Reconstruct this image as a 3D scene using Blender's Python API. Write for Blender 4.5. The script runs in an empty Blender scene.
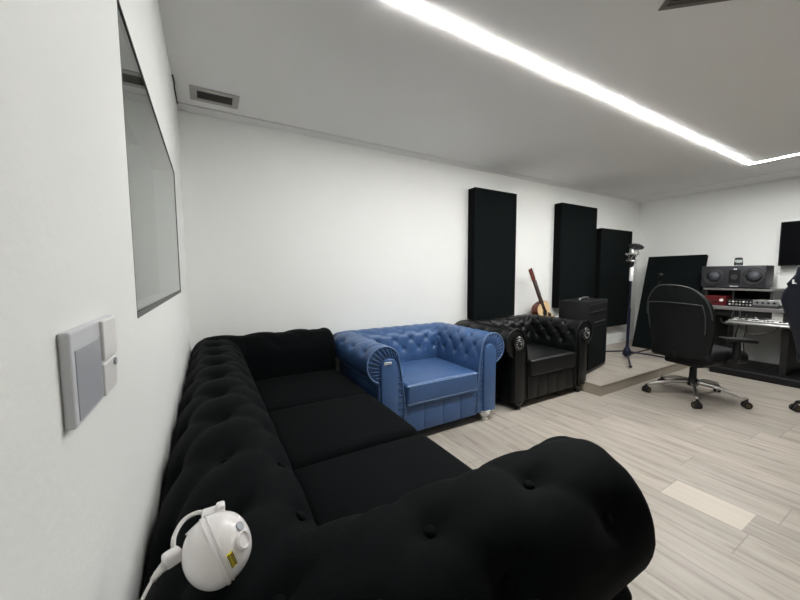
import bpy, bmesh, math, random
from mathutils import Vector, Matrix
PI = math.pi
S = bpy.context.scene
C = S.collection
random.seed(7)

# ------------------------------------------------------------------ camera
CAM = Vector((0, 0, 1.10))
yaw, pit, rol, FPX = math.radians(29.897), math.radians(4.323), math.radians(-0.322), 332.9
fw = Vector((math.sin(yaw)*math.cos(pit), math.cos(yaw)*math.cos(pit), -math.sin(pit)))
r0 = Vector((math.cos(yaw), -math.sin(yaw), 0)); u0 = r0.cross(fw)
rt = r0*math.cos(rol) + u0*math.sin(rol); up = -r0*math.sin(rol) + u0*math.cos(rol)
cd = bpy.data.cameras.new('camera'); co = bpy.data.objects.new('camera', cd); C.objects.link(co)
m = Matrix((rt, up, -fw)).transposed().to_4x4(); m.translation = CAM
co.matrix_world = m
cd.sensor_fit = 'HORIZONTAL'; cd.sensor_width = 36; cd.lens = 36*FPX/800
cd.clip_start = 0.01
S.camera = co

# ------------------------------------------------------------------ world, exposure
w = bpy.data.worlds.new('world'); S.world = w; w.use_nodes = True
w.node_tree.nodes['Background'].inputs[0].default_value = (0.9, 0.95, 1, 1)
w.node_tree.nodes['Background'].inputs[1].default_value = 0.02
S.view_settings.view_transform = 'Standard'; S.view_settings.look = 'None'
S.view_settings.gamma = 1; S.view_settings.use_curve_mapping = False
S.view_settings.exposure = 2.6
LED_POWER = 40.0

# ------------------------------------------------------------------ materials
def srgb(r, g, b):
    f = lambda c: (c/255/12.92) if c/255 <= .04045 else ((c/255+.055)/1.055)**2.4
    return (f(r), f(g), f(b), 1)
def mat(name, col, rough=.5, metal=0, spec=.5, bump=0, bscale=200, var=0, vscale=3, sheen=0, coat=0, emit=None, estr=0, trans=0, ior=1.45):
    M = bpy.data.materials.new(name); M.use_nodes = True
    nt = M.node_tree; b = nt.nodes['Principled BSDF']
    b.inputs['Base Color'].default_value = col; b.inputs['Roughness'].default_value = rough
    b.inputs['Metallic'].default_value = metal; b.inputs['Specular IOR Level'].default_value = spec
    b.inputs['IOR'].default_value = ior
    if sheen: b.inputs['Sheen Weight'].default_value = sheen; b.inputs['Sheen Roughness'].default_value = .35
    if coat: b.inputs['Coat Weight'].default_value = coat; b.inputs['Coat Roughness'].default_value = .25
    if trans: b.inputs['Transmission Weight'].default_value = trans
    if emit: b.inputs['Emission Color'].default_value = emit; b.inputs['Emission Strength'].default_value = estr
    tc = nt.nodes.new('ShaderNodeTexCoord')
    if var:
        n = nt.nodes.new('ShaderNodeTexNoise'); n.inputs['Scale'].default_value = vscale; n.inputs['Detail'].default_value = 5
        nt.links.new(tc.outputs['Object'], n.inputs['Vector'])
        mx = nt.nodes.new('ShaderNodeMix'); mx.data_type = 'RGBA'
        mx.inputs[6].default_value = tuple(c*(1-var) for c in col[:3])+(1,)
        mx.inputs[7].default_value = tuple(min(1, c*(1+var)) for c in col[:3])+(1,)
        nt.links.new(n.outputs['Fac'], mx.inputs[0]); nt.links.new(mx.outputs[2], b.inputs['Base Color'])
    if bump:
        n = nt.nodes.new('ShaderNodeTexNoise'); n.inputs['Scale'].default_value = bscale; n.inputs['Detail'].default_value = 3
        nt.links.new(tc.outputs['Object'], n.inputs['Vector'])
        bp = nt.nodes.new('ShaderNodeBump'); bp.inputs['Strength'].default_value = bump; bp.inputs['Distance'].default_value = .002
        nt.links.new(n.outputs['Fac'], bp.inputs['Height']); nt.links.new(bp.outputs[0], b.inputs['Normal'])
    return M
M_wall = mat('white_wall_paint', srgb(241, 242, 239), .55, var=.02, vscale=2.5, bump=.25, bscale=90)
M_ceil = mat('ceiling_paint', srgb(240, 239, 237), .8, var=.015, vscale=1.2)
M_groove = mat('ceiling_groove', srgb(95, 93, 88), .9)
M_velvet = mat('black_velvet', (.0016, .0023, .0028, 1), .8, spec=.08, bump=.25, bscale=350, var=.25, vscale=9, sheen=.012)
M_blue = mat('blue_leatherette', srgb(56, 86, 130), .40, spec=.45, bump=.25, bscale=260, var=.12, vscale=5, coat=.12)
M_blueline = mat('blue_piping', srgb(96, 122, 162), .35, coat=.2)
M_blk = mat('black_leatherette', (.0028, .0033, .0036, 1), .40, spec=.28, bump=.3, bscale=240, coat=.06)
M_blackfoot = mat('black_lacquer', (.012, .012, .012, 1), .25)
M_whitefoot = mat('white_lacquer', srgb(225, 224, 218), .3)
M_foam = mat('black_panel_fabric', (.0060, .0080, .0082, 1), .95, spec=.06, bump=.5, bscale=500)
M_foamedge = mat('black_panel_edge', (.004, .004, .005, 1), .9, spec=.1)
M_plastic = mat('black_plastic', (.007, .007, .008, 1), .45, spec=.35)
M_plastic2 = mat('dark_grey_plastic', (.035, .035, .037, 1), .5)
M_mesh = mat('black_chair_mesh', (.005, .0065, .0065, 1), .6, spec=.25, bump=.5, bscale=600)
M_meshline = mat('chair_edge_piping', (.05, .056, .056, 1), .4)
M_chrome = mat('brushed_aluminium', (.62, .60, .57, 1), .28, metal=1)
M_steel = mat('silver_metal', (.75, .75, .74, 1), .3, metal=1)
M_bluemetal = mat('blue_black_metal', (.009, .010, .028, 1), .35, metal=.3)
M_white = mat('white_plastic', srgb(232, 230, 228), .3)
M_switchgrey = mat('silver_grey_switch_plastic', srgb(165, 168, 174), .35)
M_switchframe = mat('switch_frame_plastic', srgb(205, 206, 210), .3)
M_devwhite = mat('glossy_white_plastic', srgb(240, 236, 235), .25, coat=.3)
M_yellow = mat('yellow_label', srgb(245, 225, 50), .5)
M_ink = mat('label_ink', (.02, .02, .02, 1), .6)
M_tag = mat('white_fabric_tag', srgb(225, 228, 235), .7)
M_dark = mat('dark_reveal', srgb(96, 98, 94), .6)
M_wood_top = mat('spruce_soundboard', srgb(232, 200, 152), .35, var=.08, vscale=20)
M_wood_side = mat('mahogany', srgb(92, 36, 20), .35, var=.2, vscale=12, coat=.3)
M_rose = mat('rosewood', srgb(45, 26, 22), .45)
M_pick = mat('dark_soundhole', (.01, .008, .006, 1), .8)
M_screen = mat('switched_off_screen', (.002, .002, .003, 1), .6, spec=.05)
M_red = mat('red_anodised_metal', srgb(92, 20, 24), .45, metal=.3)
M_deskgrey = mat('grey_desk_laminate', srgb(110, 108, 107), .5)
M_deskdark = mat('dark_desk_laminate', srgb(30, 28, 29), .5)
M_keys = mat('ivory_keys', srgb(225, 222, 214), .3)
M_paper = mat('white_paper', srgb(215, 214, 210), .8)
M_spk = mat('charcoal_speaker_cabinet', srgb(44, 44, 50), .5)
M_cone = mat('grey_speaker_cone', srgb(72, 74, 80), .5, var=.2, vscale=30)
M_gaming = mat('navy_black_leatherette', (.006, .008, .016, 1), .5, bump=.2, bscale=200)
M_rubber = mat('caster_rubber', (.015, .013, .012, 1), .7)
M_bronze = mat('caster_cover', srgb(88, 76, 56), .4, metal=.6)
M_glass = mat('window_glass', (.82, .88, .85, 1), .0, trans=1, ior=1.5)
M_cup = mat('clear_glass', (.9, .93, .93, 1), .05, trans=1, ior=1.3)
M_led = mat('led_diffuser', (1, 1, 1, 1), .5, emit=(.985, .99, .975, 1), estr=LED_POWER)
M_addedlip = mat('added_led_lip', srgb(225, 225, 222), .4)
M_reveal = mat('window_reveal', srgb(105, 106, 102), .6)
M_booth = mat('booth_wall_paint', srgb(170, 176, 168), .8)
M_vent = mat('vent_frame', srgb(176, 172, 168), .5)
M_ventdark = mat('vent_slats', srgb(112, 108, 105), .5)
M_ventback = mat('vent_backing', srgb(105, 102, 99), .8)
M_cable = mat('black_cable_rubber', (.012, .012, .012, 1), .5)
M_wcable = mat('white_cable_rubber', srgb(215, 213, 210), .4)

def floor_material(name, bright=True, tone=1.0):
    """pale grey-washed planks 18.4 cm wide running along Y, each plank with its own tone"""
    M = bpy.data.materials.new(name); M.use_nodes = True; nt = M.node_tree
    b = nt.nodes['Principled BSDF']; b.inputs['Roughness'].default_value = .42; b.inputs['Specular IOR Level'].default_value = .35
    N = nt.nodes.new; L = nt.links.new
    geo = N('ShaderNodeNewGeometry'); sep = N('ShaderNodeSeparateXYZ'); L(geo.outputs['Position'], sep.inputs[0])
    def op(o, a, bb=None, c=None):
        n = N('ShaderNodeMath'); n.operation = o
        for i, v in enumerate((a, bb, c)):
            if v is None: continue
            if isinstance(v, (int, float)): n.inputs[i].default_value = v
            else: L(v, n.inputs[i])
        return n.outputs[0]
    W, LEN = .1905, 1.20
    u = op('DIVIDE', op('SUBTRACT', sep.outputs[0], 1.932-10*W), W)
    col = op('FLOOR', u); fu = op('SUBTRACT', u, col)
    # row offset: column 10 ends at Y=.738, column 9 at .285, column 8 at .584
    off = op('FRACT', op('MULTIPLY_ADD', op('SINE', op('MULTIPLY', col, 2.4)), .5, op('MULTIPLY', col, .377)))
    v0 = op('DIVIDE', op('SUBTRACT', sep.outputs[1], .738), LEN)
    off10 = (math.sin(24.0)*.5+3.77) % 1.0
    v = op('ADD', v0, op('SUBTRACT', off, off10))
    row = op('FLOOR', v); fv = op('SUBTRACT', v, row)
    cmb = N('ShaderNodeCombineXYZ'); L(col, cmb.inputs[0]); L(row, cmb.inputs[1])
    wn = N('ShaderNodeTexWhiteNoise'); wn.noise_dimensions = '2D'; L(cmb.outputs[0], wn.inputs['Vector'])
    # grain
    gv = N('ShaderNodeCombineXYZ')
    L(op('MULTIPLY_ADD', sep.outputs[0], 26.0, op('MULTIPLY', wn.outputs['Value'], 37.0)), gv.inputs[0])
    L(op('MULTIPLY_ADD', sep.outputs[1], 2.2, op('MULTIPLY', wn.outputs['Value'], 91.0)), gv.inputs[1]); L(sep.outputs[2], gv.inputs[2])
    g = N('ShaderNodeTexNoise'); g.inputs['Scale'].default_value = 1; g.inputs['Detail'].default_value = 6; g.inputs['Roughness'].default_value = .62; g.inputs['Distortion'].default_value = .6
    L(gv.outputs[0], g.inputs['Vector'])
    g2 = N('ShaderNodeTexNoise'); g2.inputs['Scale'].default_value = .35; g2.inputs['Detail'].default_value = 3
    L(gv.outputs[0], g2.inputs['Vector'])
    ramp = N('ShaderNodeValToRGB'); L(g.outputs['Fac'], ramp.inputs[0])
    e = ramp.color_ramp.elements
    t = tone
    def tc(r, gg, bb): c = srgb(r, gg, bb); return (c[0]*t, c[1]*t*.975, c[2]*t*.945, 1)
    e[0].position = .30; e[0].color = tc(172, 163, 151)
    e[1].position = .62; e[1].color = tc(226, 219, 209)
    n3 = e.new(.45); n3.color = tc(211, 203, 192)
    val = op('ADD', op('MULTIPLY_ADD', wn.outputs['Value'], .16, .86), op('MULTIPLY', op('SUBTRACT', g2.outputs['Fac'], .5), .35))
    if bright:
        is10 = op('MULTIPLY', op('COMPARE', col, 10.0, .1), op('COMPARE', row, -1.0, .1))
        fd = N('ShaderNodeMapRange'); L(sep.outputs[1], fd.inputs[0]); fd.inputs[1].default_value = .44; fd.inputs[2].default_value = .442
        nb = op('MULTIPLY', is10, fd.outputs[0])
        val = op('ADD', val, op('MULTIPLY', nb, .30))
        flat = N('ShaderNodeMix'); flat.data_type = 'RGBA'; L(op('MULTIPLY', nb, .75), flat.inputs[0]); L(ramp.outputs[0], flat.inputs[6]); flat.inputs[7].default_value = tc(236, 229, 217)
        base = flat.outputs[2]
    else: base = ramp.outputs[0]
    eu = op('MINIMUM', fu, op('SUBTRACT', 1.0, fu)); ev = op('MINIMUM', fv, op('SUBTRACT', 1.0, fv))
    su = op('LESS_THAN', eu, .011); sv = op('LESS_THAN', ev, .0018)
    seam = op('MAXIMUM', su, sv)
    sc = N('ShaderNodeMix'); sc.data_type = 'RGBA'; sc.blend_type = 'MULTIPLY'; sc.inputs[0].default_value = 1
    gr = N('ShaderNodeCombineColor'); [L(val, gr.inputs[i]) for i in range(3)]
    L(base, sc.inputs[6]); L(gr.outputs[0], sc.inputs[7])
    mx = N('ShaderNodeMix'); mx.data_type = 'RGBA'; L(op('MULTIPLY', seam, .42), mx.inputs[0]); L(sc.outputs[2], mx.inputs[6]); mx.inputs[7].default_value = srgb(104, 97, 88)
    L(mx.outputs[2], b.inputs['Base Color'])
    bp = N('ShaderNodeBump'); bp.inputs['Strength'].default_value = .4; bp.inputs['Distance'].default_value = .002
    L(op('SUBTRACT', op('MULTIPLY', g.outputs['Fac'], .3), seam), bp.inputs['Height']); L(bp.outputs[0], b.inputs['Normal'])
    return M
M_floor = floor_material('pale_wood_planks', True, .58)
M_plat = floor_material('platform_planks', False, .54)

# ------------------------------------------------------------------ helpers
def obj(name, bm, m, parent=None, smooth=False, kind=None, angle=None):
    me = bpy.data.meshes.new(name); bmesh.ops.recalc_face_normals(bm, faces=bm.faces[:]); bm.to_mesh(me); bm.free()
    o = bpy.data.objects.new(name, me); C.objects.link(o); me.materials.append(m)
    if smooth:
        for p in me.polygons: p.use_smooth = True
        if angle:
            me.set_sharp_from_angle(angle=math.radians(angle))
    if parent: o.parent = parent
    if kind: o['kind'] = kind
    return o
def struct(name, bm, m, smooth=False): return obj(name, bm, m, None, smooth, 'structure', 40 if smooth else None)
def thing(name, label, cat, loc=(0, 0, 0), rz=0, group=None):
    o = bpy.data.objects.new(name, None); C.objects.link(o); o.location = loc; o.rotation_euler = (0, 0, rz)
    o.empty_display_size = .05
    o['label'] = label; o['category'] = cat
    if group: o['group'] = group
    return o
def tag(o, label, cat, group=None):
    o['label'] = label; o['category'] = cat
    if group: o['group'] = group
    return o
NB = bmesh.new
def box(bm, x0, x1, y0, y1, z0, z1, bev=0, seg=2, M=None):
    r = bmesh.ops.create_cube(bm, size=1); vs = r['verts']
    for v in vs: v.co = Vector((x0+(v.co.x+.5)*(x1-x0), y0+(v.co.y+.5)*(y1-y0), z0+(v.co.z+.5)*(z1-z0)))
    if bev:
        es = list({e for v in vs for e in v.link_edges})
        rr = bmesh.ops.bevel(bm, geom=es, offset=bev, segments=seg, profile=.5, affect='EDGES')
        vs = list({v for f in rr['faces'] for v in f.verts} | {v for v in vs if v.is_valid})
    if M is not None:
        for v in vs: v.co = M @ v.co
    return bm
def frame_for(d):
    d = d.normalized(); a = Vector((0, 0, 1)) if abs(d.z) < .9 else Vector((1, 0, 0))
    x = d.cross(a).normalized(); y = d.cross(x).normalized(); return x, y
def tube(bm, pts, r, seg=10, closed=False, rf=None):
    pts = [Vector(p) for p in pts]; n = len(pts); rings = []
    px = None
    for i, p in enumerate(pts):
        a = pts[(i-1) % n] if (i > 0 or closed) else p; b = pts[(i+1) % n] if (i < n-1 or closed) else p
        d = (b-a).normalized()
        if px is None: x, y = frame_for(d)
        else:
            x = (px - d*px.dot(d)).normalized(); y = d.cross(x)
        px = x
        rr = rf(i/(n-1)) if rf else r
        rings.append([bm.verts.new(p+(x*math.cos(2*PI*k/seg)+y*math.sin(2*PI*k/seg))*rr) for k in range(seg)])
    for i in range(n if closed else n-1):
        A = rings[i]; B = rings[(i+1) % n]
        for k in range(seg): bm.faces.new((A[k], A[(k+1) % seg], B[(k+1) % seg], B[k]))
    if not closed: bm.faces.new(rings[0]); bm.faces.new(rings[-1])
    return bm
def smoothpath(pts, n=8):
    pts = [Vector(p) for p in pts]; out = []
    P = [pts[0]]+pts+[pts[-1]]
    for i in range(1, len(P)-2):
        for k in range(n):
            t = k/n; p0, p1, p2, p3 = P[i-1:i+3]
            out.append(.5*((2*p1)+(p2-p0)*t+(2*p0-5*p1+4*p2-p3)*t*t+(3*p1-p0-3*p2+p3)*t**3))
    out.append(pts[-1]); return out
def lathe(bm, prof, o=(0, 0, 0), ax=(0, 0, 1), seg=24):
    o = Vector(o); d = Vector(ax).normalized(); x, y = frame_for(d); rings = []
    for r, z in prof:
        if r < 1e-5: rings.append([bm.verts.new(o+d*z)])
        else: rings.append([bm.verts.new(o+d*z+(x*math.cos(2*PI*k/seg)+y*math.sin(2*PI*k/seg))*r) for k in range(seg)])
    for A, B in zip(rings, rings[1:]):
        for k in range(seg):
            k2 = (k+1) % seg
            if len(A) == 1 and len(B) == 1: continue
            if len(A) == 1: bm.faces.new((A[0], B[k], B[k2]))
            elif len(B) == 1: bm.faces.new((A[k], A[k2], B[0]))
            else: bm.faces.new((A[k], A[k2], B[k2], B[k]))
    if len(rings[0]) > 1: bm.faces.new(rings[0])
    if len(rings[-1]) > 1: bm.faces.new(rings[-1])
    return bm
def cyl(bm, p0, p1, r, seg=16):
    p0 = Vector(p0); d = Vector(p1)-p0
    return lathe(bm, [(r, 0), (r, d.length)], p0, d, seg)
def ball(bm, c, r, sc=(1, 1, 1), seg=16, M=None):
    rr = bmesh.ops.create_uvsphere(bm, u_segments=seg, v_segments=seg//2+2, radius=r)
    for v in rr['verts']:
        p = Vector((v.co.x*sc[0], v.co.y*sc[1], v.co.z*sc[2]))
        if M is not None: p = M @ p
        v.co = p+Vector(c)
    return bm
def prism(bm, poly, M, h, bev=0):
    """poly (x,y) extruded 0..h in local z, placed by matrix M"""
    a = [bm.verts.new(M @ Vector((x, y, 0))) for x, y in poly]; b = [bm.verts.new(M @ Vector((x, y, h))) for x, y in poly]
    fa = bm.faces.new(a); fb = bm.faces.new(b); n = len(poly)
    for i in range(n): bm.faces.new((a[i], a[(i+1) % n], b[(i+1) % n], b[i]))
    if bev:
        bmesh.ops.bevel(bm, geom=list(fb.edges), offset=bev, segments=3, profile=.5, affect='EDGES')
    return bm
def softbox(bm, c, h, r, n=10, crown=0, fn=None):
    """rounded cushion: centre c, half sizes h, edge radius r, crown bulge on top"""
    def ax(hh, nn):
        a = [-hh]+[-hh+r*(1-math.cos(t*PI/2/4)) if False else -hh+r*t/4 for t in range(1, 4)]
        mid = [-hh+r+(2*hh-2*r)*i/nn for i in range(nn+1)]
        return a+mid+[-x for x in reversed(a)]
    A = [ax(h[0], n), ax(h[1], n), ax(h[2], 3)]
    cache = {}
    def vert(p):
        k = tuple(round(q, 5) for q in p)
        if k in cache: return cache[k]
        P = Vector(p); I = Vector([max(-(h[i]-r), min(h[i]-r, p[i])) for i in range(3)])
        d = P-I
        if d.length > 1e-7: P = I+d.normalized()*r
        if crown:
            fx = max(0, 1-(P.x/h[0])**2); fy = max(0, 1-(P.y/h[1])**2)
            P.z += crown*math.sqrt(fx*fy)*(1 if P.z > 0 else -.0)*max(0, P.z/h[2])
        if fn: P = fn(P)
        v = bm.verts.new(P+Vector(c)); cache[k] = v; return v
    for a in range(3):
        b, cc = (a+1) % 3, (a+2) % 3
        for s in (-1, 1):
            for i in range(len(A[b])-1):
                for j in range(len(A[cc])-1):
                    q = []
                    for di, dj in ((0, 0), (1, 0), (1, 1), (0, 1)):
                        p = [0, 0, 0]; p[a] = s*h[a]; p[b] = A[b][i+di]; p[cc] = A[cc][j+dj]; q.append(vert(p))
                    if len(set(q)) >= 3:
                        try: bm.faces.new(q)
                        except ValueError: pass
    return bm

# ------------------------------------------------------------------ room shell
XL, XR, YB, YF, ZC = -.12, 5.6, 2.58, -2.2, 2.145
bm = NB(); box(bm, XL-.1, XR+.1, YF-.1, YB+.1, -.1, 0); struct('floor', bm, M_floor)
bm = NB(); box(bm, 3.02, XR, 1.642, YB, 0, .094, .003); struct('trim_1', bm, M_plat)
bm = NB(); box(bm, XL, XR, YB, YB+.1, 0, ZC+.1); struct('wall_back', bm, M_wall)
bm = NB(); box(bm, XR, XR+.1, YF-.1, YB+.1, 0, ZC+.1); struct('wall_right', bm, M_wall)
bm = NB(); box(bm, XL-.1, XR, YF-.1, YF, 0, ZC+.1); struct('wall_front', bm, M_wall)
WY0, WY1, WZ0, WZ1 = .797, 1.98, 1.020, 1.602
bm = NB()
XO = XL-.09
box(bm, XO, XL, YF, WY0, 0, ZC+.1); box(bm, XO, XL, WY1, YB+.1, 0, ZC+.1)
box(bm, XO, XL, WY0, WY1, 0, WZ0); box(bm, XO, XL, WY0, WY1, WZ1, ZC+.1)
struct('wall_left', bm, M_wall)
# ceiling: field, shadow groove, border band
GY, GX = 2.473, 5.18
bm = NB(); box(bm, XL-.1, GX, YF-.1, GY, ZC, ZC+.1); struct('ceiling', bm, M_ceil)
bm = NB(); box(bm, XL, XR, GY+.010, YB, ZC-.003, ZC+.1); box(bm, GX+.012, XR, YF, GY+.010, ZC-.003, ZC+.1); struct('trim_2', bm, M_ceil)
bm = NB(); box(bm, XL, XR, GY-.004, GY+.014, ZC+.006, ZC+.02); box(bm, GX-.004, GX+.016, YF, GY, ZC+.006, ZC+.02); struct('trim_3', bm, M_groove)
M_edge = mat('platform_edge_board', srgb(156, 147, 134), .5, var=.18, vscale=8)
for n_ in M_edge.node_tree.nodes:
    if n_.type == 'TEX_NOISE':
        mp = M_edge.node_tree.nodes.new('ShaderNodeMapping'); mp.inputs['Scale'].default_value = (.35, .35, 6)
        M_edge.node_tree.links.new(n_.inputs['Vector'].links[0].from_socket, mp.inputs[0]); M_edge.node_tree.links.new(mp.outputs[0], n_.inputs['Vector'])
bm = NB(); box(bm, 3.012, XR, 1.634, 1.642, 0, .090, .0015); box(bm, 3.012, 3.02, 1.642, YB, 0, .090, .0015); struct('trim_4', bm, M_edge)
bm = NB(); box(bm, 3.008, XR, 1.629, 1.650, .0895, .0965, .002); box(bm, 3.008, 3.029, 1.650, YB, .0895, .0965, .002); struct('trim_5', bm, M_edge)
# window in the left wall
bm = NB(); xg = XL-.0016
box(bm, XL-.016, XL+.0006, WY0, WY1, WZ0, WZ0+.011); box(bm, XL-.016, XL+.0006, WY0, WY1, WZ1-.003, WZ1)
box(bm, XL-.016, XL+.0006, WY0, WY0+.003, WZ0, WZ1); box(bm, XL-.016, XL+.0006, WY1-.003, WY1, WZ0, WZ1)
wf = struct('window_1', bm, M_reveal)
bm = NB(); box(bm, XL-.016, XL+.0012, WY0, WY1, WZ0, WZ0+.0115); obj('window_sill', bm, M_dark, wf)
bm = NB(); box(bm, xg-.006, xg, WY0+.003, WY1-.003, WZ0+.011, WZ1-.003); g = obj('window_pane', bm, M_glass, wf)
# dim room behind the window
bm = NB()
box(bm, -2.2, -2.1, 0, 3.6, 0, 2.2); box(bm, -2.1, XO, -.1, 0, 0, 2.2); box(bm, -2.1, XO, 3.6, 3.7, 0, 2.2)
box(bm, -2.2, XO, -.1, 3.7, 2.2, 2.3); box(bm, -2.2, XO, -.1, 3.7, -.1, 0)
struct('wall_booth', bm, M_booth)

# ------------------------------------------------------------------ LED line in the ceiling
LX0, LX1, LY0, LY1, LW = .55, 4.556, .45, 1.169, .0115
led = thing('led_strip', 'glowing white LED light line recessed in the ceiling, turning a corner', 'ceiling light', (LX1, LY1, ZC-.002))
def ring(bm, w0, w1, z0, z1):
    dx, dy = LX1, LY1
    for (a, b, c, d) in ((LX1+w0, LX1+w1, LY0-w0, LY1+w0), (LX1-w1, LX1-w0, LY0-w0, LY1-w0)):
        box(bm, a-dx, b-dx, c-dy, d-dy, z0, z1)
bm = NB()
for (a, b, c, d) in ((LX0-LW, LX1+LW, LY1-LW, LY1+LW), (LX1-LW, LX1+LW, LY0+LW, LY1-LW)):
    box(bm, a-LX1, b-LX1, c-LY1, d-LY1, -.0015, .0)
obj('light_diffuser', bm, M_led, led)
bm = NB(); ring(bm, LW, LW+.003, -.0040, .001); obj('added_light_block_lip', bm, M_addedlip, led)  # lips added on the short run only, to block its grazing light

# ceiling vents
def vent(name, label, corners, frame, slat, nsl, fw_=.02):
    cs = [Vector((x, y, 0)) for x, y in corners]; c = sum(cs, Vector())/4
    ux = ((cs[1]-cs[0])+(cs[2]-cs[3])).normalized(); uy = Vector((-ux.y, ux.x, 0))
    hx = ((cs[1]-cs[0]).length+(cs[2]-cs[3]).length)/4; hy = ((cs[3]-cs[0]).length+(cs[2]-cs[1]).length)/4
    t = thing(name, label, 'vent', (c.x, c.y, ZC), math.atan2(ux.y, ux.x))
    bm = NB(); z0 = -.007
    box(bm, -hx, hx, -hy, -hy+fw_, z0, 0, .002); box(bm, -hx, hx, hy-fw_, hy, z0, 0, .002)
    box(bm, -hx, -hx+fw_, -hy+fw_, hy-fw_, z0, 0, .002); box(bm, hx-fw_, hx, -hy+fw_, hy-fw_, z0, 0, .002)
    obj('vent_frame', bm, frame, t)
    bm = NB(); box(bm, -hx+fw_, hx-fw_, -hy+fw_, hy-fw_, -.001, -.0002); obj('backing', bm, M_ventback, t)
    bm = NB()
    for i in range(nsl):
        y = -hy+fw_+(2*hy-2*fw_)*(i+.5)/nsl
        box(bm, -hx+fw_, hx-fw_, -.0045, .0045, -.0008, .0008, M=Matrix.Translation((0, y, -.005)) @ Matrix.Rotation(.6, 4, 'X'))
    obj('slats', bm, slat, t)
vent('ceiling_vent', 'small slotted air vent with grey frame in the ceiling above the sofa corner', [(-.045, 2.222), (.205, 2.222), (.205, 2.385), (-.045, 2.385)], M_vent, M_ventdark, 7, .034)
a = math.radians(-41.7)
vent('ceiling_grille', 'dark square ceiling grille at the top edge, beside the light line', [(1.594, .704), (1.594+.36*math.cos(a), .704+.36*math.sin(a)), (1.594+.36*math.cos(a)-.36*math.cos(a+PI/2), .704+.36*math.sin(a)-.36*math.sin(a+PI/2)), (1.594-.36*math.cos(a+PI/2), .704-.36*math.sin(a+PI/2))][::1], M_ventdark, M_ventdark, 9, .02)

# thin black wire in the corner
bm = NB(); tube(bm, smoothpath([(-.117, 2.16, ZC-.001), (-.112, 2.20, ZC-.012), (-.116, 2.28, ZC-.010), (-.115, 2.33, ZC-.016), (-.114, 2.44, ZC-.022), (-.114, 2.47, ZC-.004)], 6), .0035, 8)
tag(obj('wire', bm, M_cable, None, True), 'short black wire poking out where ceiling meets the left wall', 'cable')

# ------------------------------------------------------------------ wall switch
sw = thing('wall_switch', 'double light switch plate with grey and white rockers beside the window', 'light switch', (XL, .488, 1.004))
bm = NB(); box(bm, 0, .009, -.080, .080, -.0455, .0455, .0025, 3); obj('switch_plate', bm, M_switchframe, sw)
bm = NB(); box(bm, .008, .0098, -.071, .011, -.041, .027, .0008, 2, M=Matrix.Rotation(0, 4, 'Y')); obj('rocker', bm, M_switchgrey, sw)['label'] = 'silver grey rocker'
bm = NB(); box(bm, .0, .0125, .014, .0725, -.002, .0445, .0015); obj('rocker', bm, M_white, sw)['label'] = 'upper white rocker'
bm = NB(); box(bm, .0, .0112, .014, .0720, -.0440, -.006, .0015); o = obj('socket_cover', bm, M_white, sw)
bm = NB(); cyl(bm, (.0108, .060, -.012), (.0135, .060, -.012), .0045); obj('latch', bm, M_switchgrey, o)

# ------------------------------------------------------------------ chesterfield upholstery
def resample(pl, step):
    L = [0]
    for a, b in zip(pl, pl[1:]): L.append(L[-1]+math.hypot(b[0]-a[0], b[1]-a[1]))
    n = max(2, int(round(L[-1]/step))); out = []; j = 0
    for i in range(n+1):
        s = L[-1]*i/n
        while j < len(L)-2 and L[j+1] < s: j += 1
        t = (s-L[j])/max(1e-9, L[j+1]-L[j])
        out.append((pl[j][0]+(pl[j+1][0]-pl[j][0])*t, pl[j][1]+(pl[j+1][1]-pl[j][1])*t, s))
    return out
def chester_profile(cn, cz, r, wall_n, zin, zout, a0=170, a1=-78, lean=.0):
    pl = [(0, zin), (-.002, zin+.05)]
    sx, sz = cn+r*math.cos(math.radians(a0)), cz+r*math.sin(math.radians(a0))
    for t in (.35, .7): pl.append((sx*t*t*.9, zin+.05+(sz-zin-.05)*t))
    for k in range(25):
        a = math.radians(a0+(a1-a0)*k/24); pl.append((cn+r*math.cos(a), cz+r*math.sin(a)))
    pl += [(wall_n+.004, cz-r-.012), (wall_n, cz-r-.035), (wall_n, zout)]
    return pl
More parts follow.
